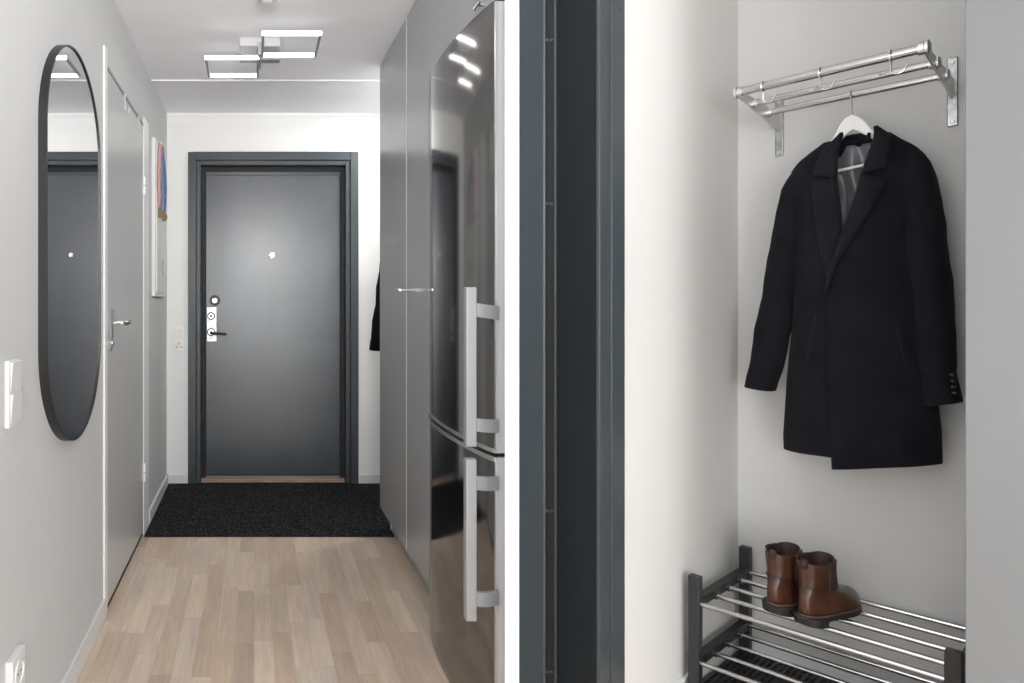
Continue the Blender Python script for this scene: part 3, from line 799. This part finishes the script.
# ------------------------------------------------------------------ boots
def make_boot():
    """toe towards +y, origin at heel bottom centre, width along x"""
    S=.83
    r = bpy.data.objects.new('ankle_boot', None); COL.objects.link(r); r.empty_display_size=.05
    def ring(h, back, front, w, toe=1.0, n=40, waist=0, lat=0):
        pts=[]
        for k in range(n):
            a=2*PI*k/n; y=(back+front)/2+(front-back)/2*math.sin(a); x=w*math.copysign(abs(math.cos(a))**.8,math.cos(a))
            s=(y-back)/(front-back)
            # foot outline: heel narrower, waist, ball widest
            prof = 1
            if toe: prof = .80+.0*s+.22*math.exp(-((s-.70)/.22)**2)-.05*math.exp(-((s-.36)/.14)**2)
            prof = prof*toe+1*(1-toe)
            pts.append(Vector(((x*prof+lat*s*.0)*S, y*S, h*S)))
        return pts
    up=[(.030,.004,.282,.047,1),(.036,.000,.287,.049,1),(.046,-.002,.286,.0485,1),(.056,-.003,.279,.047,1),(.066,-.003,.266,.0445,.95),(.076,-.002,.246,.0415,.85),(.086,.000,.215,.0390,.7),(.094,.002,.187,.0375,.5),(.104,.005,.166,.0365,.3),(.116,.008,.150,.0365,.1),(.132,.009,.141,.0370,0),(.146,.008,.134,.0370,0),(.160,.006,.131,.0378,0),(.172,.004,.130,.0384,0),(.188,.002,.130,.0388,0)]
    def sl_(h,k):   # collar edge lower at the heel
        return h
    rings=[ring(*u) for u in up]
    for i,rg in enumerate(rings):
        t=i/(len(rings)-1)
        for p in rg:
            yy=p.y/S
            if t>.6:
                f=(t-.6)/.4; p.z += S*(f*(.014*max(0,min(1,(yy-.01)/.12))**1.2 - .004*max(0,math.sin(PI*max(0,min(1,yy/.135))))*1.6))
    m=MB(); m.loft(rings,caps=False)
    rim=rings[-1]; cen=sum(rim,Vector())/len(rim)
    inn=[p.lerp(cen,.09)+Vector((0,0,.0005)) for p in rim]
    m.loft([rim,inn],caps=False)
    m.f.append(tuple(range(len(rings[0])-1,-1,-1)))
    upo=m.build('upper',M['leather'],r,sub=1,ang=80)
    m=MB(); inr=[inn]
    for k,(dz,s) in enumerate(((-.02,.08),(-.045,.16),(-.072,.26))):
        inr.append([p.lerp(Vector((cen.x,cen.y,p.z)),s)+Vector((0,0,dz)) for p in inn])
    m.loft(inr,caps=False); n0=len(m.v); m.v+=list(inr[-1]); m.f.append(tuple(range(n0,n0+len(inr[-1]))))
    m.build('inner_lining',M['leather_in'],r,ang=80)
    # welt, sole and heel
    def sol(h0,h1,ex,b,f,mm,name,par,toe=1,w=.0485):
        a_=ring(h0,b-ex,f+ex,w+ex,toe); b__=ring(h1,b-ex,f+ex,w+ex,toe)
        return MB().loft([a_,b__]).build(name,mm,par,bevel=.001,ang=40)
    so=sol(.012,.026,.0045,.004,.284,M['sole'],'sole',r)
    sol(.026,.031,.0040,.004,.284,M['welt'],'welt',r)
    hl=ring(.0,.000,.085,.046,0); hl2=ring(.0255,-.002,.086,.046,0)
    hl=[Vector((p.x*(.86),p.y,p.z)) for p in hl]; hl2=[Vector((p.x*.90,p.y,p.z)) for p in hl2]
    MB().loft([hl,hl2]).build('heel',M['sole'],so,bevel=.001)
    # elastic gores on both sides
    for sx in (-1,1):
        rows=[]
        for i in range(12):
            t=i/11; h=.106+(.192-.106)*t; y0=.060-.010*t; y1=.104+.012*t
            # find local radius by interpolation of the table
            tab=up; k=0
            while k<len(tab)-2 and tab[k+1][0]<h: k+=1
            f=max(0,min(1,(h-tab[k][0])/(tab[k+1][0]-tab[k][0])))
            B=[tab[k][q_]+(tab[k+1][q_]-tab[k][q_])*f for q_ in range(5)]
            rr_=[]
            for j in range(7):
                y=y0+(y1-y0)*j/6; s=(y-B[1])/(B[2]-B[1]); sn=max(-1,min(1,2*s-1)); x=B[3]*(math.sqrt(max(0,1-sn*sn))**.8)
                prof=.80+.22*math.exp(-((s-.70)/.22)**2)-.05*math.exp(-((s-.36)/.14)**2); prof=prof*B[4]+(1-B[4])
                rr_.append(Vector((sx*(x*prof*S+.0016),y*S,h*S)))
            rows.append(rr_)
        MB().grid(rows).build('elastic_gore',M['elastic'],r,solid=.0022)
    # pull tab at the heel
    m=MB(); rows=[]
    for (y,z) in ((-.002,.172),(-.003,.184),(-.001,.196),(.004,.199),(.009,.192),(.010,.176)):
        rows.append([Vector((x*S,(y+ .0)*S,z*S)) for x in (-.009,0,.009)])
    m.grid(rows).build('pull_tab',M['elastic'],r,solid=.002)
    # seams and stitching ridge across the ankle
    m=MB(); pts=[]
    for k in range(-12,13):
        a=-PI/2+k*PI/2/12*.9
        y=(.005+.150)/2+(.150-.005)/2*math.sin(a); x=.0372*math.copysign(abs(math.cos(a))**.8,math.cos(a))*1.0
        pts.append(Vector(((.0372*math.copysign(abs(math.cos(a))**.8,1)*(1 if k>0 else -1))*S if k else 0,(y+.000)*S-.0008,(.112+.004*math.sin(k*.9))*S)))
    m.tube(pts,.0012,6).build('seam',M['leather'],r)
    return r
b0 = make_boot()
tag(b0,'brown leather ankle boot on the top shelf, nearer the grey cupboard','boot','brown ankle boots')
def place_boot(o,u,v,du,dv,extra=0):
    p=RW(u,v,TOPW+.0085); o.location=p
    d=Vector((U[0]*du+V[0]*dv, U[1]*du+V[1]*dv)); o.rotation_euler=(0,0,math.atan2(d.y,d.x)-PI/2+extra)
place_boot(b0,.247,.335,.040,-.213)
b1 = copy_tree(b0)
tag(b1,'brown leather ankle boot on the top shelf, nearer the corner','boot','brown ankle boots')
place_boot(b1,.180,.325,.030,-.215)

# ------------------------------------------------------------------ the coat and rack in the far niche
COATX = True
if COATX:
    c2 = copy_tree(cg)
    tag(c2,'dark coat whose sleeve tip shows past the far end of the wardrobe','coat')
    c2.rotation_euler=(0,math.radians(1.2),math.radians(-34.85+36)); c2.location=(.876,3.70,1.70)
    h2 = copy_tree(hg); tag(h2,'white hanger carrying the dark coat behind the wardrobe','hanger')
    h2.rotation_euler=c2.rotation_euler; h2.location=c2.location
    r2 = copy_tree(hr); tag(r2,'chrome wall hat rack in the hall niche behind the wardrobe','coat rack')
    r2.rotation_euler=(0,0,math.radians(-34.85)); r2.location=(1.118,3.72,1.655)

M['spot'] = mat('added_spot_glow', (.95,.95,.95,1), .5, emit=(1,.99,.98,1), es=125)  # glow of the added niche light
# ------------------------------------------------------------------ lights, camera
w_ = bpy.data.worlds.new('world'); sc.world = w_; w_.use_nodes = True
w_.node_tree.nodes['Background'].inputs[0].default_value=(.9,.95,1,1); w_.node_tree.nodes['Background'].inputs[1].default_value=.6
def area(name, loc, target, sx, sy, e, col=(1,1,1), spread=180):
    la=bpy.data.lights.new(name,'AREA'); la.shape='RECTANGLE'; la.size=sx; la.size_y=sy; la.energy=e; la.color=col; la.spread=math.radians(spread)
    o=bpy.data.objects.new(name,la); COL.objects.link(o); o.location=loc
    o.rotation_euler=(Vector(target)-Vector(loc)).to_track_quat('-Z','Y').to_euler(); return o
# added ceiling spot, hidden behind the wardrobe to brighten the far hall
r = thing('added_niche_light', (.93,3.58,CE-.02), 'added round white ceiling light, unseen in the niche past the wardrobe', 'ceiling light')
MB().disc((.93,3.58,CE),(0,0,-1),.11,.025,32,.004).build('light_housing', M['white'], r)
MB().disc((.93,3.58,CE-.025),(0,0,-1),.095,.006,32,.003).build('light_cover', M['spot'], r)
# added window behind the camera, an unseen fill for the coat niche
y0_,y1_,z0_,z1_ = -1.0,.50,.7,2.2; t_=.05
fr_ = MB().box(XL,XL+.03,y0_-t_,y0_,z0_-t_,z1_+t_).box(XL,XL+.03,y1_,y1_+t_,z0_-t_,z1_+t_).box(XL,XL+.03,y0_,y1_,z0_-t_,z0_).box(XL,XL+.03,y0_,y1_,z1_,z1_+t_)
w3 = struct('window_3', fr_, M['white'])
MB().box(XL+.005,XL+.012,y0_,y1_,z0_,z1_).build('pane', M['skyglass'], w3)
area('window_and_fill_light',(XL+.04,(y0_+y1_)/2,(z0_+z1_)/2),(XL+1,(y0_+y1_)/2,(z0_+z1_)/2),1.5,1.5,12,(.965,.985,1))  # added fill light that brightens the coat wall
area('added_hall_fill',(.12,-.25,1.85),(.0,2.9,CE),.45,.3,7.5,(1,.99,.985),75)  # added fill without a fixture, brightens the hall ceiling

cam = bpy.data.cameras.new('camera'); co = bpy.data.objects.new('camera', cam); COL.objects.link(co)
co.location=(0,0,H); co.rotation_euler=(PI/2,0,0)
cam.sensor_width=36; cam.sensor_fit='HORIZONTAL'; cam.lens=36*F/1024
cam.shift_x=(512-PX0)/1024; cam.shift_y=-(341.5-PY0)/1024; cam.clip_start=.02
sc.camera = co
sc.view_settings.view_transform='Standard'; sc.view_settings.look='None'; sc.view_settings.exposure=0; sc.view_settings.gamma=1; sc.view_settings.use_curve_mapping=False
sc.cycles.use_denoising=True
sc.cycles.max_bounces=10; sc.cycles.diffuse_bounces=6
